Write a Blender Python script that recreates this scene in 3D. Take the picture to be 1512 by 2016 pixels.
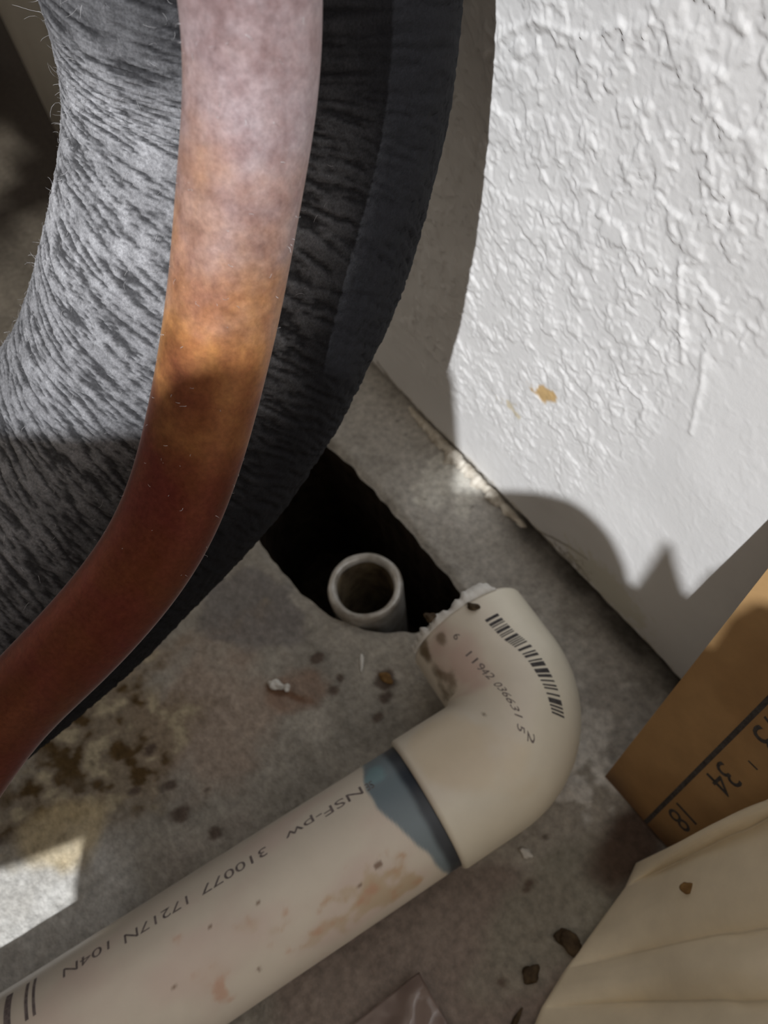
import bpy, bmesh, math, random
import numpy as np
from mathutils import Vector, Matrix

# World: x runs along the wall, y = 0 is the wall face (room at y < 0), z up, metres.
for o in list(bpy.data.objects):
    bpy.data.objects.remove(o)
SC = bpy.context.scene
COL = SC.collection

# ------------------------------------------------------------------ camera
cam_d = bpy.data.cameras.new('camera')
cam = bpy.data.objects.new('camera', cam_d)
COL.objects.link(cam)
cam_d.sensor_fit = 'VERTICAL'
cam_d.sensor_height = 36.0
cam_d.lens = 1514.0 / 2016.0 * 36.0
cam_d.clip_start = 0.004
cam_d.clip_end = 20
cam.matrix_world = Matrix(((0.5790, -0.6767, 0.4547, 0.1799),
                           (0.8116, 0.5315, -0.2425, -0.0999),
                           (-0.0775, 0.5094, 0.8570, 0.2300),
                           (0, 0, 0, 1)))
cam_d.dof.use_dof = True
cam_d.dof.focus_distance = 0.125
cam_d.dof.aperture_fstop = 30.0
SC.camera = cam

# ------------------------------------------------------------------ light
W = bpy.data.worlds.new('world')
SC.world = W
W.use_nodes = True
bg = W.node_tree.nodes['Background']
bg.inputs[0].default_value = (1.0, 0.88, 0.74, 1)
bg.inputs[1].default_value = 0.45
sun_d = bpy.data.lights.new('sun', 'SUN')
sun_d.energy = 4.0
sun_d.angle = math.radians(0.53)
sun_d.color = (0.97, 0.985, 1.0)
sun = bpy.data.objects.new('sun', sun_d)
COL.objects.link(sun)
SUN = Vector((0.75, -1.0, 1.3))
sun.rotation_euler = SUN.to_track_quat('Z', 'Y').to_euler()
sun.location = SUN
SC.view_settings.view_transform = 'Standard'
SC.view_settings.look = 'None'
SC.view_settings.gamma = 1
SC.view_settings.use_curve_mapping = False
SC.view_settings.exposure = 0.0

# ------------------------------------------------------------------ helpers
rng = np.random.RandomState(7)
random.seed(7)


def perlin(x, y, seed=0):
    r = np.random.RandomState(seed)
    perm = r.permutation(512)
    perm = np.concatenate([perm, perm])
    ang = r.rand(512) * 2 * np.pi
    gx, gy = np.cos(ang), np.sin(ang)
    xi = np.floor(x).astype(np.int64)
    yi = np.floor(y).astype(np.int64)
    fx, fy = x - xi, y - yi
    u = fx * fx * fx * (fx * (fx * 6 - 15) + 10)
    v = fy * fy * fy * (fy * (fy * 6 - 15) + 10)

    def g(ix, iy, dx, dy):
        h = perm[(perm[ix & 511] + iy) & 511]
        return gx[h] * dx + gy[h] * dy
    n00 = g(xi, yi, fx, fy)
    n10 = g(xi + 1, yi, fx - 1, fy)
    n01 = g(xi, yi + 1, fx, fy - 1)
    n11 = g(xi + 1, yi + 1, fx - 1, fy - 1)
    a = n00 + (n10 - n00) * u
    b = n01 + (n11 - n01) * u
    return (a + (b - a) * v) * 1.5


def fbm(x, y, seed, octv=4, gain=0.5):
    t = 0
    a = 1.0
    for i in range(octv):
        t = t + a * perlin(x * 2 ** i + 17.3 * i, y * 2 ** i + 5.1 * i, seed + i)
        a *= gain
    return t


def sst(a, b, x):
    t = np.clip((x - a) / (b - a), 0, 1)
    return t * t * (3 - 2 * t)


def blob(x, y, cx, cy, rx, ry, n=0.0, rot=0.0, soft=0.35):
    c, s = math.cos(rot), math.sin(rot)
    dx, dy = x - cx, y - cy
    e = np.sqrt(((dx * c + dy * s) / rx) ** 2 + ((-dx * s + dy * c) / ry) ** 2) + n
    return 1 - sst(1 - soft, 1 + soft, e)


def mixc(col, c, m):
    return col + (np.array(c)[None, :] - col) * m[:, None]


def fast_mesh(name, V, F, tint=None, smooth=True):
    me = bpy.data.meshes.new(name)
    V = np.asarray(V, dtype=np.float32).reshape(-1, 3)
    F = np.asarray(F, dtype=np.int32)
    k = F.shape[1]
    me.vertices.add(len(V))
    me.vertices.foreach_set('co', V.ravel())
    me.loops.add(F.size)
    me.loops.foreach_set('vertex_index', F.ravel())
    me.polygons.add(len(F))
    me.polygons.foreach_set('loop_start', np.arange(0, F.size, k, dtype=np.int32))
    me.polygons.foreach_set('loop_total', np.full(len(F), k, dtype=np.int32))
    me.update(calc_edges=True)
    me.polygons.foreach_set('use_smooth', np.full(len(F), smooth, dtype=bool))
    if tint is not None:
        at = me.color_attributes.new('tint', 'FLOAT_COLOR', 'POINT')
        c = np.ones((len(V), 4), dtype=np.float32)
        c[:, :tint.shape[1]] = np.clip(tint, 0, 1)
        at.data.foreach_set('color', c.ravel())
    return me


def grid_faces(n, m, wrap=False, off=0):
    i = np.arange(n - 1)[:, None]
    j = np.arange(m if wrap else m - 1)[None, :]
    j2 = (j + 1) % m
    a = i * m + j
    b = i * m + j2
    c = (i + 1) * m + j2
    d = (i + 1) * m + j
    return np.stack([a, b, c, d], -1).reshape(-1, 4) + off


def link(name, me, mat=None, parent=None, **props):
    o = bpy.data.objects.new(name, me)
    COL.objects.link(o)
    if mat is not None and me is not None:
        me.materials.append(mat)
    if parent is not None:
        o.parent = parent
    for k, v in props.items():
        o[k] = v
    return o


def thing(name, label, cat, loc=(0, 0, 0), group=None):
    o = bpy.data.objects.new(name, None)
    COL.objects.link(o)
    o.empty_display_size = 0.01
    o.location = loc
    o['label'] = label
    o['category'] = cat
    if group:
        o['group'] = group
    return o


def child(name, me, mat, parent, **props):
    """mesh given in world coordinates, parented to an empty that is not at the origin"""
    o = link(name, me, mat, parent, **props)
    o.matrix_parent_inverse = Matrix.Translation(parent_world(parent)).inverted()
    return o


def parent_world(p):
    v = Vector(p.location)
    return v if p.type == 'EMPTY' else Vector((0, 0, 0))


def catmull(pts, n=24):
    P = np.array(pts, float)
    P = np.vstack([2 * P[0] - P[1], P, 2 * P[-1] - P[-2]])
    out = []
    for i in range(1, len(P) - 2):
        a, b, c, d = P[i - 1:i + 3]
        for t in np.linspace(0, 1, n, endpoint=False):
            out.append(.5 * (2 * b + (c - a) * t + (2 * a - 5 * b + 4 * c - d) * t * t + (3 * b - a - 3 * c + d) * t ** 3))
    out.append(P[-2])
    return np.array(out)


def resample(cu, svals):
    s = np.r_[0, np.cumsum(np.linalg.norm(np.diff(cu, axis=0), axis=1))]
    return np.stack([np.interp(svals, s, cu[:, k]) for k in range(3)], 1), s


def smooth_curve(c, it=6):
    s = np.r_[0, np.cumsum(np.linalg.norm(np.diff(c, axis=0), axis=1))]
    c, _ = resample(c, np.arange(0, s[-1], 0.0015))
    for _ in range(it):
        c[1:-1] = (c[:-2] + 2 * c[1:-1] + c[2:]) / 4
    return c


def frames(c, ref):
    T = np.gradient(c, axis=0)
    T /= np.linalg.norm(T, axis=1)[:, None]
    N1 = np.array(ref)[None, :] - T * (T @ np.array(ref))[:, None]
    N1 /= np.linalg.norm(N1, axis=1)[:, None]
    N2 = np.cross(N1, T)
    return T, N1, N2


# ------------------------------------------------------------------ materials
def new_mat(name, rough=0.6, metal=0.0, spec=0.5):
    m = bpy.data.materials.new(name)
    m.use_nodes = True
    nt = m.node_tree
    b = nt.nodes['Principled BSDF']
    b.inputs['Roughness'].default_value = rough
    b.inputs['Metallic'].default_value = metal
    b.inputs['Specular IOR Level'].default_value = spec
    return m, nt, b


def N(nt, typ, **kw):
    n = nt.nodes.new(typ)
    for k, v in kw.items():
        if k.startswith('_'):
            setattr(n, k[1:], v)
        else:
            n.inputs[k.replace('_', ' ')].default_value = v
    return n


def noise(nt, scale, detail=4, rough=0.55, coord='Object', stretch=None, dist=0.0):
    tc = nt.nodes.new('ShaderNodeTexCoord')
    mp = nt.nodes.new('ShaderNodeMapping')
    if stretch:
        mp.inputs['Scale'].default_value = stretch
    nt.links.new(tc.outputs[coord], mp.inputs['Vector'])
    n = nt.nodes.new('ShaderNodeTexNoise')
    n.inputs['Scale'].default_value = scale
    n.inputs['Detail'].default_value = detail
    n.inputs['Roughness'].default_value = rough
    n.inputs['Distortion'].default_value = dist
    nt.links.new(mp.outputs[0], n.inputs['Vector'])
    return n.outputs['Fac']


def ramp(nt, src, stops):
    r = nt.nodes.new('ShaderNodeValToRGB')
    el = r.color_ramp.elements
    while len(el) < len(stops):
        el.new(0.5)
    for e, (p, c) in zip(el, stops):
        e.position = p
        e.color = (c, c, c, 1) if isinstance(c, (int, float)) else (*c, 1)
    nt.links.new(src, r.inputs[0])
    return r.outputs[0]


def mixn(nt, a, b, fac, mode='MIX'):
    m = nt.nodes.new('ShaderNodeMix')
    m.data_type = 'RGBA'
    m.blend_type = mode
    for sock, v in ((m.inputs[6], a), (m.inputs[7], b), (m.inputs[0], fac)):
        if isinstance(v, (int, float)):
            sock.default_value = v
        elif isinstance(v, tuple):
            sock.default_value = (*v, 1)
        else:
            nt.links.new(v, sock)
    return m.outputs[2]


def attr(nt):
    a = nt.nodes.new('ShaderNodeAttribute')
    a.attribute_name = 'tint'
    return a.outputs['Color']


def bump(nt, b, src, strength, dist):
    n = nt.nodes.new('ShaderNodeBump')
    n.inputs['Strength'].default_value = strength
    n.inputs['Distance'].default_value = dist
    nt.links.new(src, n.inputs['Height'])
    nt.links.new(n.outputs[0], b.inputs['Normal'])


def tint_mat(name, rough, spec, nscale, lo, hi, bscale=None, bdist=0.0002, bstr=0.6, metal=0.0):
    """colour from the vertex colour, broken up by procedural noise, with a fine procedural bump"""
    m, nt, b = new_mat(name, rough, metal, spec)
    v = ramp(nt, noise(nt, nscale, 6, 0.65), [(0.25, lo), (0.75, hi)])
    nt.links.new(mixn(nt, attr(nt), v, 1.0, 'MULTIPLY'), b.inputs['Base Color'])
    if bscale:
        bump(nt, b, noise(nt, bscale, 5, 0.6), bstr, bdist)
    return m, nt, b


def plain_mat(name, c1, c2, nscale=200, rough=0.7, spec=0.4, metal=0.0, bscale=None, bdist=0.0002):
    m, nt, b = new_mat(name, rough, metal, spec)
    f = ramp(nt, noise(nt, nscale, 5, 0.6), [(0.3, 0.0), (0.7, 1.0)])
    nt.links.new(mixn(nt, c1, c2, f), b.inputs['Base Color'])
    if bscale:
        bump(nt, b, noise(nt, bscale, 4, 0.6), 0.6, bdist)
    return m


M_wall = tint_mat('white_wall_paint', 0.45, 0.4, 60, 0.96, 1.03, 900, 0.00008, 0.5)[0]
M_floor = tint_mat('stained_concrete', 0.8, 0.3, 420, 0.62, 1.3, 700, 0.0006, 0.9)[0]
M_soil = plain_mat('dark_soil', (0.014, 0.010, 0.008), (0.05, 0.036, 0.026), 150, 0.95, 0.1, bscale=200, bdist=0.002)
M_pvc = tint_mat('white_plastic', 0.35, 0.5, 60, 0.93, 1.05, 500, 0.00003, 0.3)[0]
M_print = plain_mat('black_ink', (0.035, 0.032, 0.034), (0.10, 0.095, 0.095), 900, 0.7, 0.2)
M_print_faded = plain_mat('faded_ink', (0.10, 0.085, 0.085), (0.26, 0.22, 0.21), 1200, 0.7, 0.2)
M_stub = plain_mat('grimy_grey_metal', (0.24, 0.20, 0.15), (0.66, 0.66, 0.64), 150, 0.32, 0.7, 0.3, 300, 0.0004)
M_stubin = plain_mat('brown_grime', (0.06, 0.045, 0.03), (0.24, 0.19, 0.12), 160, 0.8, 0.2, bscale=250, bdist=0.0006)
M_chip_w = plain_mat('white_plaster_chip', (0.62, 0.60, 0.56), (0.8, 0.79, 0.76), 300, 0.8, 0.3, bscale=500, bdist=0.0005)
M_chip_b = plain_mat('dark_brown_crumb', (0.03, 0.02, 0.012), (0.10, 0.07, 0.04), 400, 0.8, 0.2, bscale=600, bdist=0.0005)
M_rust = plain_mat('rust_brown', (0.13, 0.07, 0.025), (0.27, 0.16, 0.06), 500, 0.8, 0.2, bscale=600, bdist=0.0004)
M_crust = plain_mat('cream_plaster_crust', (0.42, 0.37, 0.30), (0.78, 0.74, 0.66), 220, 0.85, 0.2, bscale=500, bdist=0.0006)
M_lint = plain_mat('pale_lint', (0.5, 0.5, 0.52), (0.75, 0.75, 0.77), 400, 0.9, 0.1)
M_cloth = tint_mat('cream_cloth', 0.75, 0.25, 90, 0.92, 1.06, 1400, 0.00006, 0.5)[0]
M_board = tint_mat('tan_board', 0.6, 0.35, 120, 0.86, 1.12, 500, 0.00005, 0.4)[0]
M_shade_sheet = plain_mat('brown_shade_blocker', (0.22, 0.15, 0.09), (0.30, 0.21, 0.13), 60, 0.85, 0.2)
M_blocker = plain_mat('grey_sun_blocker', (0.35, 0.33, 0.30), (0.45, 0.43, 0.40), 20, 0.7, 0.3)
M_darkfoam = plain_mat('dull_black_foam', (0.008, 0.008, 0.009), (0.02, 0.019, 0.019), 120, 0.9, 0.15)

# black foam with dust (the vertex colour carries settled dust, thinned past the bend as painted shade)
M_foam, nt, b = tint_mat('dusty_black_foam', 0.88, 0.15, 2200, 0.55, 1.45, 3200, 0.00012, 1.0)
b.inputs['Sheen Weight'].default_value = 0.0
b.inputs['Sheen Roughness'].default_value = 0.6

# copper: tarnished metal under a thin uneven coat of dust, sunlit orange and shade painted in
M_copper, nt, b = new_mat('tarnished_copper', 0.42, 1.0, 0.5)
at_ = nt.nodes.new('ShaderNodeAttribute')
at_.attribute_name = 'tint'
big = ramp(nt, noise(nt, 90, 4, 0.6, stretch=(1, 1, 0.6)), [(0.35, 0.0), (0.65, 1.0)])
met = mixn(nt, (0.17, 0.05, 0.028), (0.17, 0.038, 0.035), big)
hue = nt.nodes.new('ShaderNodeSeparateColor')
nt.links.new(at_.outputs['Color'], hue.inputs[0])
dcol = mixn(nt, mixn(nt, (0.44, 0.33, 0.34), (0.52, 0.45, 0.48), big), mixn(nt, (0.60, 0.30, 0.085), (0.52, 0.22, 0.07), big), hue.outputs[2])
fine = ramp(nt, noise(nt, 1100, 6, 0.7), [(0.3, 0.75), (0.72, 1.18)])
amt = mixn(nt, at_.outputs['Alpha'], ramp(nt, noise(nt, 260, 5, 0.65), [(0.25, 0.6), (0.8, 1.3)]), 1.0, 'MULTIPLY')
base = mixn(nt, mixn(nt, met, dcol, amt), fine, 1.0, 'MULTIPLY')
nt.links.new(base, b.inputs['Base Color'])
nt.links.new(ramp(nt, noise(nt, 400, 5, 0.6), [(0.3, 0.44), (0.75, 0.60)]), b.inputs['Roughness'])
inv = nt.nodes.new('ShaderNodeMath')
inv.operation = 'SUBTRACT'
inv.use_clamp = True
inv.inputs[0].default_value = 0.95
nt.links.new(amt, inv.inputs[1])
nt.links.new(inv.outputs[0], b.inputs['Metallic'])
b.inputs['Sheen Weight'].default_value = 0.30
b.inputs['Sheen Roughness'].default_value = 0.22
bump(nt, b, noise(nt, 1600, 4, 0.6), 0.35, 0.00006)

# thin glossy plastic film
M_film, nt, b = new_mat('thin_plastic_film', 0.16, 0.0, 0.6)
b.inputs['Base Color'].default_value = (0.42, 0.33, 0.30, 1)
b.inputs['Transmission Weight'].default_value = 0.55
bump(nt, b, noise(nt, 180, 3), 0.4, 0.0006)

# ------------------------------------------------------------------ floor with the slot-shaped hole
HOLE = np.array([(0.0233, -0.0336), (0.0429, -0.0323), (0.0611, -0.0320), (0.0805, -0.0323), (0.0978, -0.0329),
                 (0.1000, -0.0389), (0.1005, -0.0505), (0.0942, -0.0600), (0.0865, -0.0666), (0.0764, -0.0718),
                 (0.0651, -0.0745), (0.0519, -0.0755), (0.0419, -0.0756), (0.0267, -0.0718), (0.0127, -0.0615),
                 (0.0067, -0.0468), (0.0114, -0.0372)])
hp = catmull(np.c_[np.vstack([HOLE, HOLE[:1]]), np.zeros(len(HOLE) + 1)], 10)[:-1, :2]
hp = hp + np.c_[perlin(hp[:, 0] * 160, hp[:, 1] * 160, 3), perlin(hp[:, 0] * 160, hp[:, 1] * 160, 4)] * 0.0009


def inside_poly(x, y, P):
    r = np.zeros(x.shape, bool)
    j = len(P) - 1
    for i in range(len(P)):
        xi, yi = P[i]
        xj, yj = P[j]
        c = ((yi > y) != (yj > y)) & (x < (xj - xi) * (y - yi) / (yj - yi + 1e-12) + xi)
        r ^= c
        j = i
    return r


def poly_near(x, y, P):
    best = np.full(x.shape, 1e9)
    bx, by = x.copy(), y.copy()
    for i in range(len(P)):
        a, c = P[i], P[(i + 1) % len(P)]
        d = c - a
        t = np.clip(((x - a[0]) * d[0] + (y - a[1]) * d[1]) / (d @ d), 0, 1)
        qx, qy = a[0] + t * d[0], a[1] + t * d[1]
        dd = np.hypot(x - qx, y - qy)
        m = dd < best
        best = np.where(m, dd, best)
        bx, by = np.where(m, qx, bx), np.where(m, qy, by)
    return best, bx, by


def floor_h(x, y):
    return (fbm(x * 28, y * 28, 21, 3) * 0.0006 + fbm(x * 160, y * 160, 31, 4) * 0.00035
            + np.maximum(fbm(x * 55, y * 55, 41, 3) - 0.25, 0) * 0.001)


FX = np.r_[np.linspace(-0.95, -0.12, 60)[:-1], np.linspace(-0.12, -0.02, 50)[:-1], np.linspace(-0.02, 0.23, 370), np.linspace(0.23, 1.0, 60)[1:]]
FY = np.r_[np.linspace(-1.0, -0.24, 60)[:-1], np.linspace(-0.24, -0.12, 110)[:-1], np.linspace(-0.12, 0.012, 205), [0.03, 0.05]]
gx, gy = np.meshgrid(FX, FY, indexing='ij')
n, m = gx.shape
x, y = gx.ravel().copy(), gy.ravel().copy()
ins = inside_poly(gx, gy, hp)
nb = np.zeros_like(ins)
for dx in (-1, 0, 1):
    for dy in (-1, 0, 1):
        nb |= ~np.roll(np.roll(ins, dx, 0), dy, 1)
rim = (ins & nb).ravel()
best, bx, by = poly_near(x[rim], y[rim], hp)
x[rim], y[rim] = bx, by
z = floor_h(x, y)
sel = (np.abs(x - 0.053) < 0.07) & (np.abs(y + 0.053) < 0.045)
dist = np.full(x.shape, 1.0)
dist[sel] = poly_near(x[sel], y[sel], hp)[0]
dist[rim] = 0
z -= 0.0016 * np.exp(-(dist / 0.0016) ** 2)
F = grid_faces(n, m)
insf = ins.ravel()
F = F[~insf[F].all(1)]
# colour: concrete, its stains, darker patches and some painted shade
col = np.tile(np.array([0.34, 0.315, 0.275]), (len(x), 1))
n1 = fbm(x * 40, y * 40, 51, 4)
n2 = fbm(x * 120, y * 120, 61, 4)
n3 = fbm(x * 15, y * 15, 71, 3)
col *= (1 + 0.28 * n1 + 0.16 * n2)[:, None]
col = mixc(col, (0.50, 0.48, 0.45), sst(-0.034, -0.030, y + n2 * 0.001) * (0.55 + 0.3 * n1).clip(0, 1))
col = mixc(col, (0.40, 0.31, 0.25), blob(x, y, 0.083, -0.118, 0.022, 0.02, n1 * 0.6) * 0.7)
col = mixc(col, (0.20, 0.185, 0.18), blob(x, y, 0.060, -0.093, 0.017, 0.011, n1 * 0.7, 0.5, 0.2) * 0.75)
bm_ = blob(x, y, 0.070, -0.160, 0.022, 0.034, n1 * 0.8, 0.0, 0.4)
col = mixc(col, (0.27, 0.21, 0.14), bm_ * 0.75)
col = mixc(col, (0.10, 0.06, 0.02), bm_ * sst(0.05, 0.45, n2 + 0.3 * n1))
col = mixc(col, (0.50, 0.43, 0.30), bm_ * sst(0.15, 0.5, -n2))
col = mixc(col, (0.62, 0.61, 0.58), blob(x, y, 0.104, -0.19, 0.02, 0.03, n1 * 0.4) * (0.75 + 0.3 * n2).clip(0, 1))
col = mixc(col, (0.58, 0.46, 0.26), blob(x, y, 0.088, -0.172, 0.009, 0.012, n1 * 0.6) * 0.7)
col = mixc(col, (0.235, 0.185, 0.16), sst(0.0, 0.5, blob(x, y, 0.178, -0.112, 0.04, 0.04, n3 * 0.8)) * 0.8)
col = mixc(col, (0.27, 0.255, 0.21), blob(x, y, 0.185, -0.068, 0.012, 0.022, n1 * 0.5) * 0.8)
col = mixc(col, (0.66, 0.64, 0.60), blob(x, y, 0.160, -0.037, 0.011, 0.014, n2 * 1.2) * 1.0)
col = mixc(col, (0.55, 0.53, 0.49), blob(x, y, 0.130, -0.020, 0.014, 0.007, n2 * 1.2) * 0.6)
col = mixc(col, (0.66, 0.64, 0.58), blob(x, y, 0.063, -0.010, 0.010, 0.010, n2 * 0.8) * 0.8)
col = mixc(col, (0.075, 0.042, 0.028), blob(x, y, 0.186, -0.043, 0.008, 0.011, n1 * 0.5, 0.0, 0.45) * 0.9)  # dark brown patch between the board foot and the cloth
col = mixc(col, (0.14, 0.07, 0.035), blob(x, y, 0.0925, -0.0965, 0.0075, 0.0016, n2 * 0.6, 0.55) * 0.9)
col = mixc(col, (0.25, 0.14, 0.09), blob(x, y, 0.095, -0.0945, 0.008, 0.006, n1 * 0.8, 0.5) * 0.55)
for (cx, cy, r) in ((0.107, -0.069, 0.0022), (0.112, -0.073, 0.0017), (0.098, -0.0805, 0.0013), (0.100, -0.0845, 0.0014),
                    (0.0886, -0.083, 0.0014), (0.115, -0.078, 0.0015), (0.176, -0.0715, 0.0018), (0.170, -0.060, 0.0013),
                    (0.082, -0.139, 0.0016), (0.0945, -0.139, 0.002), (0.104, -0.140, 0.0018), (0.090, -0.148, 0.0015),
                    (0.1145, -0.1345, 0.0016), (0.1025, -0.1305, 0.0013), (0.189, -0.092, 0.0016)):
    col = mixc(col, (0.09, 0.06, 0.045), blob(x, y, cx, cy, r, r * 1.3, n2 * 0.9) * 0.85)
col = mixc(col, (0.07, 0.06, 0.05), sst(0.95, 1.35, fbm(x * 260, y * 260, 81, 3) + 0.35 * n1) * 0.7)
col = mixc(col, (0.06, 0.053, 0.045), np.clip(np.exp(-(np.minimum(y + 0.001, 0) / 0.0055) ** 2) * (0.85 + 0.5 * n1) * sst(0.075, 0.10, x), 0, 0.92))  # grime along the seam, with the shade of the wall gap painted in
col = mixc(col, (0.045, 0.035, 0.028), sst(-0.14, -0.19, x) * sst(-0.2, 0.4, n3 + 0.35))  # far floor darkened by colour, standing in for shade
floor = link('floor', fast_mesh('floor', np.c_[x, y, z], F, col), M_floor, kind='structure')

# lining of the hole
nh = len(hp)
zz = np.r_[0.0, -0.003, -0.008, -0.015, -0.03, -0.05, -0.075, -0.1]
V = []
for k, d in enumerate(zz):
    wob = (0.0 if k == 0 else 0.0016) * perlin(hp[:, 0] * 120 + k, hp[:, 1] * 120, 90 + k)
    c = hp.mean(0)
    q = c + (hp - c) * (1 + (0.012 * min(k, 2)) + wob[:, None] * 10)
    V.append(np.c_[q, np.full(nh, d - (0.0016 if k == 0 else 0)) + (floor_h(hp[:, 0], hp[:, 1]) if k == 0 else 0)])
V = np.vstack(V + [np.array([[hp[:, 0].mean(), hp[:, 1].mean(), -0.1]])])
F = grid_faces(len(zz), nh, True)
tri = np.array([[(len(zz) - 1) * nh + i, (len(zz) - 1) * nh + (i + 1) % nh, len(V) - 1, len(V) - 1] for i in range(nh)])
me = bpy.data.meshes.new('hole_lining')
me.from_pydata(V.tolist(), [], F.tolist() + [t[:3].tolist() for t in tri])
link('hole_lining', me, M_soil, floor)

# ------------------------------------------------------------------ the textured wall
XX = np.r_[np.linspace(-0.95, -0.03, 40)[:-1], np.linspace(-0.03, 0.03, 80)[:-1], np.linspace(0.03, 0.185, 390), np.linspace(0.185, 0.26, 110)[1:], np.linspace(0.26, 1.0, 40)[1:]]
ZZ = np.r_[np.linspace(0.0042, 0.19, 450), np.linspace(0.19, 0.27, 110)[1:], np.linspace(0.27, 0.95, 40)[1:]]
gx, gz = np.meshgrid(XX, ZZ, indexing='ij')
x, z = gx.ravel(), gz.ravel()
wx = x * 1000 + 1.6 * perlin(x * 330, z * 330, 101)
wz = z * 1000 + 1.6 * perlin(x * 330 + 9, z * 330, 102)
na = fbm(wx / 9.0, wz / 10.0, 110, 4, 0.6)
nb_ = fbm(wx / 3.2, wz / 3.6, 120, 3, 0.6)
splat = sst(-0.03, 0.03, na) * 0.9 + sst(0.10, 0.16, nb_ + 0.5 * na) * 0.45 + sst(0.38, 0.43, na + 0.3 * nb_) * 0.6
splat += 0.22 * perlin(wx / 1.5, wz / 1.5, 131) + 0.12 * perlin(wx / 0.8, wz / 0.8, 133)
splat += 0.9 * np.exp(-((fbm(wx / 10, wz / 12, 140, 3)) / 0.035) ** 2) * sst(-0.2, 0.3, perlin(wx / 14, wz / 14, 141))
# smoother patch low down and towards the board, as trowelled
flat = 1 - 0.85 * sst(0.115, 0.135, x + 0.25 * (0.10 - z) + 0.006 * perlin(x * 60, z * 60, 150)) * sst(0.16, 0.12, z + 0.01 * perlin(x * 50, z * 50, 152))
flat = flat * (0.25 + 0.75 * sst(0.018, 0.040, z + 0.006 * perlin(x * 70, z * 70, 151)))
flat = flat * sst(-0.03, -0.01, x) * sst(0.26, 0.235, x) * sst(0.27, 0.245, z)      # the fine grid ends there
h = 0.00022 * splat * flat + 0.0005 * fbm(x * 20, z * 20, 155, 2)
for rd in ([(0.1180, 0.131), (0.1194, 0.1268), (0.1221, 0.1186), (0.1254, 0.1108)], [(0.1288, 0.1159), (0.1307, 0.1088), (0.1326, 0.0958)],
           [(0.0610, 0.1445), (0.0690, 0.1520), (0.0752, 0.1562), (0.0853, 0.1575)]):
    dd = np.full(x.shape, 1e9)
    for a, c_ in zip(np.array(rd)[:-1], np.array(rd)[1:]):
        vv = c_ - a
        t = np.clip(((x - a[0]) * vv[0] + (z - a[1]) * vv[1]) / (vv @ vv), 0, 1)
        dd = np.minimum(dd, np.hypot(x - a[0] - t * vv[0], z - a[1] - t * vv[1]))
    h = h + 0.00028 * np.exp(-((dd + 0.0003 * perlin(x * 400, z * 400, 158)) / 0.0006) ** 2)
zb = z + np.where(z < 0.0043, 0.0009 * perlin(x * 180, x * 0, 156), 0)
wc = np.tile(np.array([0.77, 0.765, 0.765]), (len(x), 1))
wn2 = fbm(x * 300, z * 300, 160, 3)
wc = mixc(wc, (0.56, 0.36, 0.13), blob(x, z, 0.0915, 0.0697, 0.0042, 0.0026, wn2 * 0.5, 0.3, 0.25) * 0.9)
wc = mixc(wc, (0.66, 0.56, 0.36), blob(x, z, 0.079, 0.0525, 0.0042, 0.0014, wn2 * 1.3, 0.3, 0.3) * 0.7)


def stroke(pts, w):
    d = np.full(x.shape, 1e9)
    P = np.array(pts)
    for a, c in zip(P[:-1], P[1:]):
        v = c - a
        t = np.clip(((x - a[0]) * v[0] + (z - a[1]) * v[1]) / (v @ v), 0, 1)
        d = np.minimum(d, np.hypot(x - a[0] - t * v[0], z - a[1] - t * v[1]))
    return 1 - sst(w * 0.5, w * 1.5, d + wn2 * w * 0.35)


wc = mixc(wc, (0.22, 0.19, 0.15), stroke([(0.0985, 0.0045), (0.104, 0.0085), (0.111, 0.0125), (0.1185, 0.0155)], 0.0005) * 0.8)
wc = mixc(wc, (0.24, 0.21, 0.17), blob(x, z, 0.1115, 0.0055, 0.0065, 0.0024, fbm(x * 500, z * 500, 165, 3) * 2.0, 0.4) * 0.7)
wc = mixc(wc, (0.20, 0.17, 0.14), stroke([(0.115, 0.008), (0.1185, 0.0075), (0.1215, 0.0055)], 0.0006) * 0.7)
wc = mixc(wc, (0.14, 0.11, 0.09), stroke([(0.006, 0.007), (0.011, 0.0055), (0.016, 0.004)], 0.0007) * 0.85)
wc = mixc(wc, (0.62, 0.60, 0.47), blob(x, z, 0.128, 0.012, 0.016, 0.008, wn2 * 0.4) * 0.6)
wc = mixc(wc, (0.50, 0.45, 0.36), sst(0.006, 0.003, z + 0.002 * wn2) * 0.6)
P = np.stack([x, -h, zb], -1).reshape(len(XX), len(ZZ), 3)
C = wc.reshape(len(XX), len(ZZ), 3)
P = np.pad(P, ((1, 1), (1, 1), (0, 0)), mode='edge')
C = np.pad(C, ((1, 1), (1, 1), (0, 0)), mode='edge')
for sl in (np.s_[0, :], np.s_[-1, :], np.s_[:, 0], np.s_[:, -1]):
    P[sl + (1,)] = 0.05
wall = link('wall_back', fast_mesh('wall_back', P, grid_faces(*P.shape[:2])[:, ::-1], C.reshape(-1, 3)), M_wall, kind='structure')

# added sun-blocking panel, out of view to the left: keeps the sun off the floor beyond the pipes


def local_box(name, mat, origin, ex, ey, ez, sx, sy, sz, bev=0.0006, **props):
    bm = bmesh.new()
    bmesh.ops.create_cube(bm, size=1)
    for v in bm.verts:
        v.co = Vector(((v.co.x + .5) * sx, (v.co.y + .5) * sy, (v.co.z + .5) * sz))
    bmesh.ops.bevel(bm, geom=bm.edges[:], offset=bev, segments=2, affect='EDGES')
    me = bpy.data.meshes.new(name)
    bm.to_mesh(me)
    bm.free()
    o = link(name, me, mat, None, **props)
    Mx = Matrix((ex, ey, ez)).transposed().to_4x4()
    Mx.translation = origin
    o.matrix_world = Mx
    return o


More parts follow.
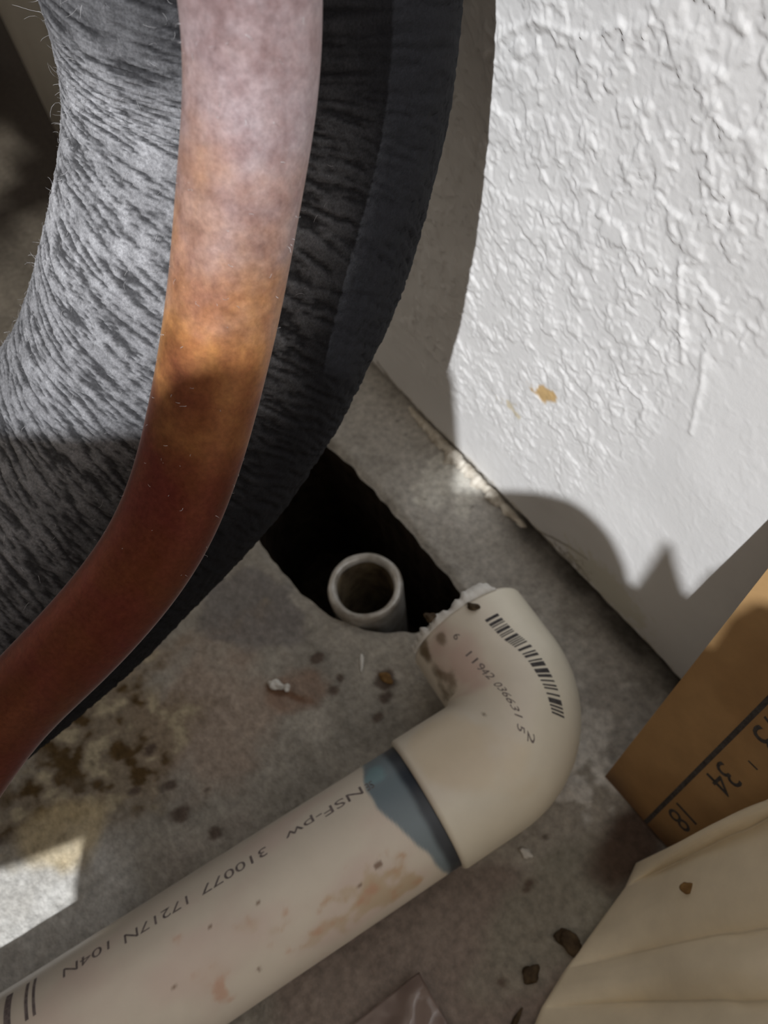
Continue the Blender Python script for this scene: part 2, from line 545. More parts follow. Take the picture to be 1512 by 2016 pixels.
HV = Vector((0.6, -0.8, 0))     # horizontal direction towards the sun
UV = Vector((0.8, 0.6, 0))      # horizontal, across it
local_box('sun_blocker_left', M_blocker, HV * 0.40 + UV * -0.75, UV, HV, Vector((0, 0, 1)), 0.692, 0.012, 0.95, kind='structure')

# ------------------------------------------------------------------ added unseen sheet behind the camera, outline shaped to cast the ragged shade
SH = [(-0.008, 0.0), (-0.0129, 0.1896), (-0.0169, 0.2014), (-0.0219, 0.2136), (-0.0251, 0.2243), (-0.036, 0.2150), (-0.0461, 0.2073), (-0.0560, 0.200), (-0.0560, 0.380), (-0.040, 0.392),
      (-0.026, 0.400), (-0.015, 0.4027), (0.0008, 0.4064), (0.0121, 0.4104), (0.020, 0.414), (0.0245, 0.425), (0.029, 0.431), (0.0345, 0.4335), (0.0395, 0.432),
      (0.0425, 0.42), (0.0440, 0.39), (0.0465, 0.3675), (0.0581, 0.3689), (0.0656, 0.3746), (0.0744, 0.3808), (0.0800, 0.3835), (0.0855, 0.3847), (0.0905, 0.3835),
      (0.095, 0.3803), (0.099, 0.376), (0.1023, 0.3699), (0.1050, 0.364), (0.1074, 0.3567), (0.1088, 0.3565), (0.1096, 0.368), (0.1100, 0.378), (0.1106, 0.3865), (0.1120, 0.3855),
      (0.1139, 0.3801), (0.1165, 0.373), (0.1193, 0.3662), (0.1204, 0.366), (0.1210, 0.380), (0.1235, 0.3885), (0.14, 0.394), (0.18, 0.399), (0.25, 0.40), (0.25, 0.0)]
bm = bmesh.new()
vs = [bm.verts.new(HV * 0.40 + UV * u + Vector((0, 0, zz_))) for u, zz_ in SH]
f = bm.faces.new(vs)
ret = bmesh.ops.extrude_face_region(bm, geom=[f])
for g in ret['geom']:
    if isinstance(g, bmesh.types.BMVert):
        g.co += HV * 0.004
bmesh.ops.recalc_face_normals(bm, faces=bm.faces[:])
me = bpy.data.meshes.new('shade_blocker_sheet')
bm.to_mesh(me)
bm.free()
link('shade_blocker_sheet', me, M_shade_sheet, None, label='added unseen shade blocker, brown sheet with a scalloped top edge shaped to cast the shade', category='shade blocker')

# ------------------------------------------------------------------ insulated pipe
FR = 0.0331
fc = catmull([(.050, -.0420, .95), (.050, -.0420, .70), (.050, -.0420, .42), (.0505, -.0418, .27), (.0531, -.0426, .1665), (.0593, -.0563, .138), (.0601, -.0717, .1169),
              (.0612, -.0943, .0969), (.0606, -.1383, .075), (.0600, -.19, .062), (.0600, -.26, .048), (.0600, -.32, .0375), (.0600, -.37, .0345)], 40)
fc = smooth_curve(fc, 150)
fc = fc + np.array([0.0011, 0.0016, 0.0])[None, :] * sst(0.06, 0.11, fc[:, 2:3]) * sst(0.32, 0.22, fc[:, 2:3])
_, s0 = resample(fc, np.array([0.0]))
ia = s0[np.argmin(np.abs(fc[:, 2] - 0.215))]
ib = s0[np.argmin(np.abs(fc[:, 1] + 0.185))]
i0_ = s0[np.argmin(np.abs(fc[:, 2] - 0.30))]
sv = np.r_[np.linspace(0, i0_, 30)[:-1], np.linspace(i0_, ia, 150)[:-1], np.linspace(ia, ib, 540), np.linspace(ib, s0[-1], 40)[1:]]
c, _ = resample(fc, sv)
T, N1, N2 = frames(c, (1, 0, 0))
NT = 680
th = np.linspace(0, 2 * np.pi, NT, endpoint=False)
S_, TH = np.meshgrid((sv - ia) * 1000, th, indexing='ij')
Q = FR * 1000 * (np.where(TH > np.pi, TH - 2 * np.pi, TH))
# wrinkles: ridges running round the tube, slanting, coarse above, fine in the bend
sl = S_ - 0.28 * Q + 0.8 * perlin(S_ / 9, Q / 14, 201)
k = sst(25, 75, S_ + 8 * perlin(S_ / 25, Q / 25, 207))
coarse = perlin(sl / 1.75, Q / 15 + 3, 202) + 0.6 * perlin(sl / 1.0, Q / 9, 208) + 0.3 * perlin(sl / 0.75, Q / 3, 211)
fine_ = 0.5 * perlin(sl / 1.7, Q / 14, 212) + 0.9 * perlin(sl / 0.95, Q / 8, 203) + 0.5 * perlin(sl / 0.7, Q / 2.2, 209)
n1_ = (1 - k) * coarse + k * fine_
n1_ = np.where(n1_ < 0, n1_ * 1.5, n1_ * 0.7)           # flat ridges, narrow creases
gr = perlin(S_ / 0.9, Q / 0.9, 204) * 0.6 + perlin(S_ / 0.55, Q / 0.7, 206) * 0.4
wr = sst(-0.62, 0.30, n1_ + 0.25 * gr)
lump = fbm(S_ / 30, Q / 30, 205, 2)
wr = wr + (0.7 - wr) * (1 - sst(-84, -60, S_))
fade = sst(-84, -60, S_) * sst(-1.0, 0.2, np.cos(TH + 0.8))
dr = (0.36 * n1_ + 0.09 * gr) * fade + 0.5 * lump
Rr = FR + dr / 1000
P = c[:, None, :] + Rr[..., None] * (np.cos(TH)[..., None] * N1[:, None, :] + np.sin(TH)[..., None] * N2[:, None, :])
nrm = np.cos(TH)[..., None] * N1[:, None, :] + np.sin(TH)[..., None] * N2[:, None, :]
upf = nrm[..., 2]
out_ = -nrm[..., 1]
dust_shade = sst(-0.05, 0.95, 0.65 * upf + 0.5 * out_ + 0.15 * lump)
dust_shade = dust_shade * (0.42 + 0.58 * k) * (0.20 + 0.84 * wr) * (1 - 0.42 * sst(78, 135, S_ + 10 * perlin(S_ / 20, Q / 20, 214)))  # last factor darkens the foam past the bend: shade put into the dust colour
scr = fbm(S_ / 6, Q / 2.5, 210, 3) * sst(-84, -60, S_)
dust_shade = np.clip(dust_shade * (0.9 + 0.25 * scr), 0, 1)
tint = np.array([0.009, 0.009, 0.011]) + dust_shade[..., None] * (np.array([0.40, 0.405, 0.43]) - 0.012)
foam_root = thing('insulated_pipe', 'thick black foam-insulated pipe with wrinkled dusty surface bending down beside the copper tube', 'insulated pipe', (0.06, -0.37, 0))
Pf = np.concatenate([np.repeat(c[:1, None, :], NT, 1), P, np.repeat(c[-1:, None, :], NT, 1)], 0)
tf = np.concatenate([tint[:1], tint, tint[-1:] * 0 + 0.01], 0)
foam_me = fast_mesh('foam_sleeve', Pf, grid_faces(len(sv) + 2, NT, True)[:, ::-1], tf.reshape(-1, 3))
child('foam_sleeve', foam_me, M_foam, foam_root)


def fibres(name, surf, nor, count, lmin, lmax, rad, parent, mat, seed, bend=1.0):
    r = np.random.RandomState(seed)
    V, F = [], []
    idx = r.choice(len(surf), count)
    for i in idx:
        p, nn = surf[i], nor[i]
        d = nn * r.uniform(0.1, 0.9) + r.normal(size=3) * 0.7
        d /= np.linalg.norm(d)
        L = r.uniform(lmin, lmax)
        ax = r.normal(size=3)
        ax /= np.linalg.norm(ax)
        q = p.copy()
        pts = []
        for j in range(6):
            pts.append(q.copy())
            d = d + np.cross(ax, d) * r.uniform(0.15, 0.6) * bend + nn * 0.05
            d /= np.linalg.norm(d)
            q = q + d * L / 5
        pts = np.array(pts)
        a = np.cross(d, [0.3, 0.5, 0.8])
        a /= np.linalg.norm(a)
        b2 = np.cross(d, a)
        off = len(V)
        for j, q in enumerate(pts):
            rr = rad * (1 - 0.6 * j / 5)
            for k_ in range(3):
                V.append(q + rr * (math.cos(2.1 * k_) * a + math.sin(2.1 * k_) * b2))
        for j in range(5):
            for k_ in range(3):
                F.append((off + j * 3 + k_, off + j * 3 + (k_ + 1) % 3, off + j * 3 + 3 + (k_ + 1) % 3, off + j * 3 + 3 + k_))
    child(name, fast_mesh(name, np.array(V), np.array(F)), mat, parent, kind='stuff', label='tiny pale lint fibres')


mask = (S_ > -5) & (S_ < (ib - ia) * 1000) & (dust_shade > 0.14)
fibres('lint_fibres', P[mask], nrm[mask], 900, 0.0006, 0.0022, 0.000028, foam_root, M_lint, 5)
mask2 = mask & (np.abs(np.sin(TH + 0.7)) > 0.93) & (S_ > 20)
fibres('loose_threads', P[mask2], nrm[mask2], 26, 0.002, 0.006, 0.00003, foam_root, M_lint, 6, 1.6)

# ------------------------------------------------------------------ copper tube
CR = 0.0080
cc = catmull([(.0935, -.0500, .95), (.0935, -.0500, .60), (.0935, -.0503, .40), (.0925, -.0530, .27), (0.0936, -0.0605, 0.1866), (0.0954, -0.067, 0.1718), (0.0973, -0.078, 0.1494),
              (0.1026, -0.0996, 0.1217), (0.1029, -0.1235, 0.1064), (0.0997, -0.144, 0.0929), (.1045, -.185, .0690), (.1060, -.25, .042), (.1068, -.31, .0170), (.1070, -.36, .0088)], 40)
cc = smooth_curve(cc, 60)
_, s0 = resample(cc, np.array([0.0]))
ia = s0[np.argmin(np.abs(cc[:, 2] - 0.215))]
ib = s0[np.argmin(np.abs(cc[:, 1] + 0.18))]
sv = np.r_[np.linspace(0, ia, 30)[:-1], np.linspace(ia, ib, 320), np.linspace(ib, s0[-1], 30)[1:]]
c, _ = resample(cc, sv)
T, N1, N2 = frames(c, (1, 0, 0))
NT = 96
th = np.linspace(0, 2 * np.pi, NT, endpoint=False)
S_, TH = np.meshgrid((sv - ia) * 1000, th, indexing='ij')
nrm = np.cos(TH)[..., None] * N1[:, None, :] + np.sin(TH)[..., None] * N2[:, None, :]
P = c[:, None, :] + CR * nrm
a1 = fbm(S_ / 11, np.cos(TH) * 0.8, 301, 4)
a2 = fbm(S_ / 3.0, np.sin(TH) * 3, 311, 4)
tint = np.ones(P.shape[:2] + (4,)) * (1 + 0.22 * a1 + 0.12 * a2)[..., None]
tint[..., 2] = sst(28, 76, S_ + 9 * a1 + 3 * a2)            # mauve dust above, orange sun sheen painted in below
tint[..., 3] = 0.05 + 0.72 * sst(91, 67, S_ + 7 * a1)  # coat fades out near the shadow line, shade put into the colour
copper_root = thing('copper_tube', 'tarnished bare copper tube curving down in front of the black foam pipe', 'copper tube', (0.107, -0.36, 0))
child('tube', fast_mesh('tube', P, grid_faces(len(sv), NT, True)[:, ::-1], tint.reshape(-1, 4)), M_copper, copper_root)
mask = (S_ > 0) & (S_ < 110) & (np.cos(TH + 0.6) > 0.1)
fibres('lint_specks', P[mask], nrm[mask], 110, 0.0003, 0.0013, 0.00004, copper_root, M_lint, 9, 1.2)

# ------------------------------------------------------------------ drain pipe with elbow (lies on the floor)
X0 = np.array([.1499, -.0468, .0195])
PD = np.array([.083, .9965, 0.0])
PD /= np.linalg.norm(PD)
LD = np.array([-PD[1], PD[0], 0.0])
UPV = np.array([0, 0, 1.0])
RP, RE, BR = 0.0167, 0.0181, 0.0185
HUB, EXIT = 0.0365, 0.0355
drain = thing('drain_pipe', 'white plastic drain pipe with elbow fitting lying on the concrete beside the floor hole', 'pipe', (0.133, -0.246, 0))


def pipe_pt(t, phi, r):
    t, phi = np.asarray(t), np.asarray(phi)
    ctr = X0 - PD * t[..., None]
    return ctr + r * (np.cos(phi)[..., None] * LD + np.sin(phi)[..., None] * UPV)


tv = np.r_[np.linspace(0.012, 0.17, 300), np.linspace(0.17, 0.20, 12)[1:], 0.20, 0.15]
th = np.linspace(0, 2 * np.pi, 160, endpoint=False)
TV, TH = np.meshgrid(tv, th, indexing='ij')
P = pipe_pt(TV, TH, RP)
P[-2:] = pipe_pt(TV[-2:], TH[-2:], 0.0134)
q = TH * RP
tint = np.tile(np.array([0.70, 0.64, 0.55]), (TV.size, 1))
u, v = TV.ravel(), q.ravel()
m1 = fbm(u * 30, v * 60, 401, 3)
m2 = fbm(u * 150, v * 190, 411, 4)
deg = np.degrees(TH).ravel()
tint = mixc(tint, (0.64, 0.50, 0.45), sst(-0.3, 0.6, m1 + 0.35 - np.abs(deg - 105) / 90) * 0.55)
tint = mixc(tint, (0.50, 0.38, 0.20), sst(0.15, 0.6, m1 + 0.6 * m2 - np.abs(deg - 118) / 70 + 0.2) * sst(0.11, 0.05, u) * 0.6)
tint = mixc(tint, (0.55, 0.27, 0.17), sst(0.45, 1.1, m2 + 0.3 * m1 + 0.25 - np.abs(deg - 125) / 80) * 0.55)
for (tt, dg, r) in ((0.0815, 92, 0.0006), (0.054, 118, 0.0009), (0.060, 124, 0.0005), (0.088, 136, 0.0007), (0.105, 110, 0.0005), (0.093, 88, 0.0004)):
    tint = mixc(tint, (0.17, 0.09, 0.05), blob(u, v, tt, math.radians(dg) * RP, r, r * 0.8, m2 * 0.6) * 0.8)
# blue primer smeared round the pipe next to the fitting
edge = np.interp(deg, [0, 40, 60, 80, 110, 140, 170, 220, 360], [0.045, 0.0465, 0.0480, 0.0478, 0.0452, 0.0425, 0.0410, 0.042, 0.045]) + 0.0012 * m1
blu = 1 - sst(-0.0004, 0.0006, u - edge)
tint = mixc(tint, (0.16, 0.22, 0.26), blu * 0.95)
tint = mixc(tint, (0.20, 0.34, 0.38), blu * blob(u, v, 0.0445, math.radians(52) * RP, 0.003, 0.003, m2 * 0.6) * 0.7)
tint = mixc(tint, (0.018, 0.022, 0.035), sst(0.0405, 0.0385, u + 0.0006 * m1) * 0.9)  # near-black ring paints the shadow gap at the fitting
child('pipe', fast_mesh('pipe', P, grid_faces(len(tv), 160, True), tint), M_pvc, drain)

# elbow: sweep with a smooth bend; the hub ends have a wall thickness and a bore
path, outw, svals = [], [], []
for t in np.linspace(EXIT, BR, 46, endpoint=False):
    path.append(X0 + LD * t); outw.append(PD)
cen = X0 - PD * BR + LD * BR
for a in np.linspace(0, np.pi / 2, 80, endpoint=False):
    w = PD * np.cos(a) - LD * np.sin(a)
    path.append(cen + w * BR); outw.append(w)
for t in np.linspace(BR, HUB, 40):
    path.append(X0 - PD * t); outw.append(-LD)
path, outw = np.array(path), np.array(outw)
ES = np.r_[0, np.cumsum(np.linalg.norm(np.diff(path, axis=0), axis=1))]


def elbow_pt(s, phi, r):
    s, phi = np.asarray(s, float), np.asarray(phi, float)
    ctr = np.stack([np.interp(s, ES, path[:, k]) for k in range(3)], -1)
    w = np.stack([np.interp(s, ES, outw[:, k]) for k in range(3)], -1)
    w /= np.linalg.norm(w, axis=-1)[..., None]
    r = np.asarray(r)[..., None]
    return ctr + r * (np.cos(phi)[..., None] * w + np.sin(phi)[..., None] * UPV)


NT = 180
th = np.linspace(0, 2 * np.pi, NT, endpoint=False)
prof = [(ES[0] + 0.012, 0.0138), (ES[0] + 0.001, 0.0140), (ES[0], 0.0146), (ES[0], RE - 0.0009), (ES[0] + 0.0007, RE - 0.0002)]
prof += [(s, RE) for s in np.linspace(ES[0] + 0.0012, ES[-1] - 0.0012, 190)]
prof += [(ES[-1] - 0.0006, RE - 0.0002), (ES[-1], RE - 0.0008), (ES[-1], RP + 0.0001)]
ps = np.array([p[0] for p in prof])
prr = np.array([p[1] for p in prof])
SS, TH = np.meshgrid(ps, th, indexing='ij')
RR = np.repeat(prr[:, None], NT, 1)
# inner side of the bend: keep the surface from folding through itself
inn = np.cos(TH) < 0
P = elbow_pt(SS, TH, RR)
u, v, deg = SS.ravel(), (TH * RE).ravel(), np.degrees(TH).ravel()
m1 = fbm(u * 60, v * 60, 501, 3)
m2 = fbm(u * 190, v * 190, 511, 4)
tint = np.tile(np.array([0.72, 0.66, 0.56]), (SS.size, 1))
tint = mixc(tint, (0.78, 0.74, 0.62), sst(85, 65, deg) * 0.8)
tint = mixc(tint, (0.60, 0.44, 0.39), blob(u, v, 0.013, math.radians(128) * RE, 0.013, 0.007, m1 * 0.5) * 0.75)
tint = mixc(tint, (0.66, 0.52, 0.33), blob(u, v, 0.050, math.radians(105) * RE, 0.010, 0.012, m1 * 0.6) * 0.4)
for (s, dg, r, st) in ((0.0125, 147, 0.0030, .7), (0.009, 152, 0.0022, .6), (0.0025, 150, 0.0024, .8), (0.0045, 152, 0.002, .7), (0.0035, 129, 0.0016, .7),
                       (0.038, 112, 0.0006, .7), (0.016, 158, 0.003, .8)):
    tint = mixc(tint, (0.14, 0.095, 0.045), blob(u, v, s, math.radians(dg) * RE, r, r * 0.9, m2 * 0.7, 0, 0.5) * st)
elbow = child('elbow_fitting', fast_mesh('elbow_fitting', P, grid_faces(len(ps), NT, True)[:, ::-1], tint), M_pvc, drain)


# lettering helpers: a text outline laid over a surface by a mapping (x, y) -> point
def text_polys(body, size, spacing=1.0):
    cu = bpy.data.curves.new('t', 'FONT')
    cu.body = body
    cu.size = size
    cu.space_character = spacing
    cu.resolution_u = 3
    ob = bpy.data.objects.new('t', cu)
    COL.objects.link(ob)
    dg = bpy.context.evaluated_depsgraph_get()
    me = bpy.data.meshes.new_from_object(ob.evaluated_get(dg))
    bpy.data.objects.remove(ob)
    return me


def map_mesh(me, fn, name, mat, parent, cut=1):
    bm = bmesh.new()
    bm.from_mesh(me)
    bmesh.ops.triangulate(bm, faces=bm.faces[:])
    if cut:
        bmesh.ops.subdivide_edges(bm, edges=bm.edges[:], cuts=cut, use_grid_fill=True)
    for vtx in bm.verts:
        vtx.co = Vector(fn(vtx.co.x, vtx.co.y))
    out = bpy.data.meshes.new(name)
    bm.to_mesh(out)
    bm.free()
    return child(name, out, mat, parent)


# printing along the pipe (reads from the fitting towards the free end)
def pipe_text(body, t0, t1, phi_deg, size, name):
    me = text_polys(body, size)
    xs = [vv.co.x for vv in me.vertices]
    x0, x1 = min(xs), max(xs)

    def fn(px_, py_):
        t = t0 + (px_ - x0) / (x1 - x0) * (t1 - t0)
        phi = math.radians(phi_deg) + (py_ - size * 0.35) / RP
        return pipe_pt(np.array(t), np.array(phi), RP + 0.00007)
    return map_mesh(me, fn, name, M_print_faded, drain)


pipe_text('SE', 0.0458, 0.0478, 59, 0.0034, 'printed_text')
pipe_text('NSF-pw', 0.0488, 0.0700, 58, 0.0036, 'printed_text')
pipe_text('310077', 0.0752, 0.0925, 58, 0.0036, 'printed_text')
pipe_text('17217N', 0.0959, 0.1119, 57.5, 0.0036, 'printed_text')
pipe_text('104N', 0.1155, 0.1268, 53, 0.0036, 'printed_text')
for (t0, t1) in ((0.1335, 0.1342), (0.1352, 0.1360), (0.1392, 0.1408), (0.1425, 0.1431)):
    V = [pipe_pt(np.array(t), np.array(math.radians(p)), RP + 0.00007) for t in (t0, t1) for p in np.linspace(38, 72, 12)]
    child('printed_bar', fast_mesh('printed_bar', np.array(V), grid_faces(2, 12)), M_print_faded, drain)

# bar code and digits on the elbow


def phi_code(s):
    return np.interp(s, [0.004, 0.0076, 0.014, 0.024, 0.030, 0.034], [81, 81, 78, 66, 56, 48])


def phi_text(s):
    return np.interp(s, [0.004, 0.0124, 0.020, 0.0260, 0.0305, 0.0350, 0.038], [115, 115, 112, 105, 96, 84, 78])


bar_rng = random.Random(11)
s = 0.0072
bars = []
while s < 0.0312:
    w = bar_rng.choice([0.00030, 0.00030, 0.00055, 0.00085])
    g = bar_rng.choice([0.00028, 0.00028, 0.0005, 0.0007])
    bars.append((s, s + w))
    s += w + g
for (s0_, s1_) in bars:
    V = []
    for ss in (s0_, s1_):
        pc = phi_code(ss)
        for p in np.linspace(pc - 6.6, pc + 6.6, 8):
            V.append(elbow_pt(ss, math.radians(p), RE + 0.00007))
    o = child('barcode_bar', fast_mesh('barcode_bar', np.array(V), grid_faces(2, 8)), M_print, elbow)


def elbow_text(body, s0_, s1_, size, dphi=0.0, name='printed_digits'):
    me = text_polys(body, size)
    xs = [vv.co.x for vv in me.vertices]
    x0, x1 = min(xs), max(xs)

    def fn(px_, py_):
        ss = s0_ + (px_ - x0) / (x1 - x0) * (s1_ - s0_)
        phi = math.radians(phi_text(ss) + dphi) - (py_ - size * 0.35) / RE
        return elbow_pt(ss, phi, np.array(RE + 0.00007))
    return map_mesh(me, fn, name, M_print_faded, elbow)


elbow_text('6', 0.0058, 0.0072, 0.0028)
elbow_text('11942', 0.0120, 0.0232, 0.0030)
elbow_text('03663', 0.0252, 0.0332, 0.0030)
elbow_text('1 5', 0.0340, 0.0372, 0.0030)
elbow_text('2', 0.0362, 0.0380, 0.0030, -9)

# torn white shavings clinging to the open end of the elbow
V, F = [], []
nseg = 70
for i in range(nseg):
    a = math.radians(60 + 105 * i / (nseg - 1))
    jj = perlin(np.array([i * 0.23]), np.array([0.5]), 601)[0]
    j2 = perlin(np.array([i * 0.33]), np.array([4.5]), 602)[0]
    w = 0.0018 + 0.0016 * jj + 0.0006 * j2
    hgt = 0.0005 + 0.0003 * jj
    for ds, rr in ((0.0008, RE + 0.0001), (0.0002, RE + hgt), (-w, RE + hgt * 0.6 + 0.0006 * jj), (-w * 0.9, RE - 0.0012), (0.0, RE - 0.0016)):
        b0 = elbow_pt(0.0, a, np.array(rr))
        V.append(b0 - LD * ds)
F = grid_faces(nseg, 5, True)
child('torn_rim', fast_mesh('torn_rim', np.array(V), F), M_chip_w, drain)

# ------------------------------------------------------------------ pipe stub standing in the hole
stub = thing('pipe_stub', 'open grey metal pipe stub standing inside the dark floor hole', 'pipe stub', (0.0786, -0.057, -0.10))


def lathe(prof, cx, cy, nt=64, wob=0.0, seed=0):
    th = np.linspace(0, 2 * np.pi, nt, endpoint=False)
    V = []
    for i, (r, zz_) in enumerate(prof):
        rr = r + wob * perlin(np.cos(th) * 1.5 + i * 0.4, np.sin(th) * 1.5, seed)
        V.append(np.c_[cx + rr * np.cos(th), cy + rr * np.sin(th), np.full(nt, zz_) + wob * 0.5 * perlin(np.cos(th) * 2, np.sin(th) * 2 + i, seed + 1)])
    return np.vstack(V), grid_faces(len(prof), nt, True)


V, F = lathe([(0.0122, -0.10), (0.0122, -0.03), (0.0123, -0.006), (0.0124, 0.0015), (0.0123, 0.0028), (0.0117, 0.0038), (0.0108, 0.0040), (0.0099, 0.0034), (0.0094, 0.0020)], 0.0786, -0.057, wob=0.0003, seed=700)
child('outer_wall', fast_mesh('outer_wall', V, F), M_stub, stub)
V, F = lathe([(0.0094, 0.0020), (0.0091, -0.004), (0.0092, -0.020), (0.0092, -0.040), (0.006, -0.042), (0.0005, -0.0425)], 0.0786, -0.057, wob=0.0006, seed=710)
child('inner_wall', fast_mesh('inner_wall', V, F), M_stubin, stub)

# ------------------------------------------------------------------ tan board leaning on the wall
ez = Vector((-0.0046, 0.0239, 0.0959)).normalized()
ex = Vector((1, 0, 0))
ex = (ex - ez * ex.dot(ez)).normalized()
ey = ez.cross(ex)           # towards the wall
B0 = Vector((0.1678, -0.0361, 0.0002))
BW, BT, BH = 0.115, 0.0026, 0.131
board = thing('printed_board', 'thin tan board with a black line and printed figures leaning against the white wall', 'board', B0)


def board_pt(lx, lz, ly=0.0):
    return np.array(B0 + ex * lx + ez * lz + ey * ly)


nx_, nz_ = 60, 76
gx, gz = np.meshgrid(np.linspace(0, BW, nx_), np.linspace(0, BH, nz_), indexing='ij')
m1 = fbm(gx * 40, gz * 25, 801, 3)
tc = np.tile(np.array([0.42, 0.26, 0.118]), (gx.size, 1))
tc = mixc(tc, (0.35, 0.205, 0.088), sst(-0.2, 0.5, m1.ravel()) * 0.8)
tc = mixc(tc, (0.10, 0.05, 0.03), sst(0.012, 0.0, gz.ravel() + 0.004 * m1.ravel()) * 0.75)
fr = np.array([board_pt(a, c_, 0.0) for a, c_ in zip(gx.ravel(), gz.ravel())]).reshape(nx_, nz_, 3)
eyn = np.array(ey)
P = np.pad(fr, ((1, 1), (1, 1), (0, 0)), mode='edge')
C = np.pad(tc.reshape(nx_, nz_, 3), ((1, 1), (1, 1), (0, 0)), mode='edge')
for sl in (np.s_[0, :], np.s_[-1, :], np.s_[:, 0], np.s_[:, -1]):
    P[sl] = P[sl] + eyn * BT
C[0, :] = (0.62, 0.50, 0.34)
me = fast_mesh('panel', P, grid_faces(*P.shape[:2])[:, ::-1], C.reshape(-1, 3), smooth=False)
bm = bmesh.new()
bm.from_mesh(me)
bmesh.ops.holes_fill(bm, edges=[e for e in bm.edges if e.is_boundary], sides=0)
bm.to_mesh(me)
bm.free()
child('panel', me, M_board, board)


def board_quad(x0, z0, x1, z1, name, w=None):
    V = [board_pt(x0, z0, -0.00006), board_pt(x1, z0, -0.00006), board_pt(x0, z1, -0.00006), board_pt(x1, z1, -0.00006)]
    return child(name, fast_mesh(name, np.array(V), np.array([[0, 1, 3, 2]])), M_print, board)


board_quad(0.0148, 0.0, 0.0160, BH, 'printed_line')


def board_text(body, lx, lz, size, name='printed_figure', sp=1.0):
    """reads downwards along the black line, tops of the letters away from it"""
    me = text_polys(body, size, sp)
    return map_mesh(me, lambda a, c_: board_pt(lx + c_, lz - a, -0.00006), name, M_print, board, 0)


board_text('0/3', 0.0172, 0.0725, 0.0105)
board_text('34', 0.0172, 0.0455, 0.0095)
board_text('18', 0.0172, 0.0210, 0.0095)
board_quad(0.0210, 0.0520, 0.0235, 0.0525, 'printed_tick')

# ------------------------------------------------------------------ cream cloth bundle
BAG = np.array([
    [(0.1890, -0.0452, 0.0040), (0.1905, -0.0400, 0.0240), (0.1916, -0.0350, 0.0420), (0.1935, -0.0292, 0.0560), (0.1975, -0.0235, 0.0680)],
    [(0.1903, -0.0474, 0.0050), (0.1918, -0.0425, 0.0270), (0.1932, -0.0372, 0.0455), (0.1947, -0.0318, 0.0595), (0.1988, -0.0260, 0.0715)],
    [(0.1915, -0.0516, 0.0030), (0.1932, -0.0440, 0.0215), (0.1946, -0.0377, 0.0395), (0.1960, -0.0325, 0.0530), (0.2000, -0.0270, 0.0650)],
    [(0.1932, -0.0573, 0.0030), (0.1954, -0.0500, 0.0270), (0.1973, -0.0435, 0.0455), (0.1991, -0.0385, 0.0600), (0.2030, -0.0330, 0.0720)],
    [(0.1951, -0.0674, 0.0030), (0.1983, -0.0580, 0.0325), (0.2012, -0.0510, 0.0500), (0.2038, -0.0460, 0.0630), (0.2090, -0.0400, 0.0740)],
    [(0.1962, -0.0765, 0.0030), (0.2027, -0.0620, 0.0255), (0.2058, -0.0545, 0.0420), (0.2088, -0.0485, 0.0545), (0.2150, -0.0430, 0.0650)],
    [(0.1974, -0.0814, 0.0030), (0.2048, -0.0665, 0.0320), (0.2080, -0.0600, 0.0500), (0.2110, -0.0545, 0.0640), (0.2180, -0.0490, 0.0740)],
    [(0.1990, -0.0873, 0.0030), (0.2093, -0.0698, 0.0265), (0.2132, -0.0632, 0.0425), (0.2168, -0.0576, 0.0555), (0.2240, -0.0520, 0.0650)],
    [(0.2013, -0.0922, 0.0030), (0.2118, -0.0755, 0.0330), (0.2160, -0.0690, 0.0495), (0.2188, -0.0640, 0.0640), (0.2260, -0.0580, 0.0740)],
    [(0.2069, -0.1049, 0.0030), (0.2190, -0.0840, 0.0310), (0.2240, -0.0760, 0.0450), (0.2270, -0.0705, 0.0580), (0.2350, -0.0640, 0.0650)],
])
nr, ncol = BAG.shape[:2]
e6 = BAG[:, -1] + np.array([0.022, -0.010, -0.008])
e7 = BAG[:, -1] + np.array([0.045, -0.022, 0.0])
e7[:, 2] = 0.003
BAG = np.concatenate([BAG, e6[:, None], e7[:, None]], 1)
ncol = 7
creases = [0, 2, 5, 7, 9]                  # rows where the cloth tucks in; it bulges between them
bulge = [0.0052, 0.0085, 0.0075, 0.0070]
tuck = {2: -0.0095, 5: -0.0120, 7: -0.0110}
for r_, dz in tuck.items():
    BAG[r_, 1:6, 2] += dz
rows = []
for (a, c_), bl in zip(zip(creases[:-1], creases[1:]), bulge):
    for t in np.linspace(0, 1, 34, endpoint=False):
        p = BAG[a] * (1 - t) + BAG[c_] * t
        e = math.sin(math.pi * t) ** 0.7
        p = p + e * bl * np.array([[0.0, 0, 0.1], [0, 0, 0.9], [0, 0, 1], [0, 0, 1], [0, 0, 1], [0, 0, 1], [0, 0, 0.1]])
        rows.append(p)
rows.append(BAG[9])
rows = np.array(rows)
grid = np.stack([catmull(rows[i], 22) for i in range(len(rows))], 0)
gi, gj = np.meshgrid(np.arange(grid.shape[0]), np.arange(grid.shape[1]), indexing='ij')
grid[..., 2] += 0.0007 * fbm(gi / 22.0, gj / 50.0, 901, 3) * np.clip(gj / 15.0, 0, 1)
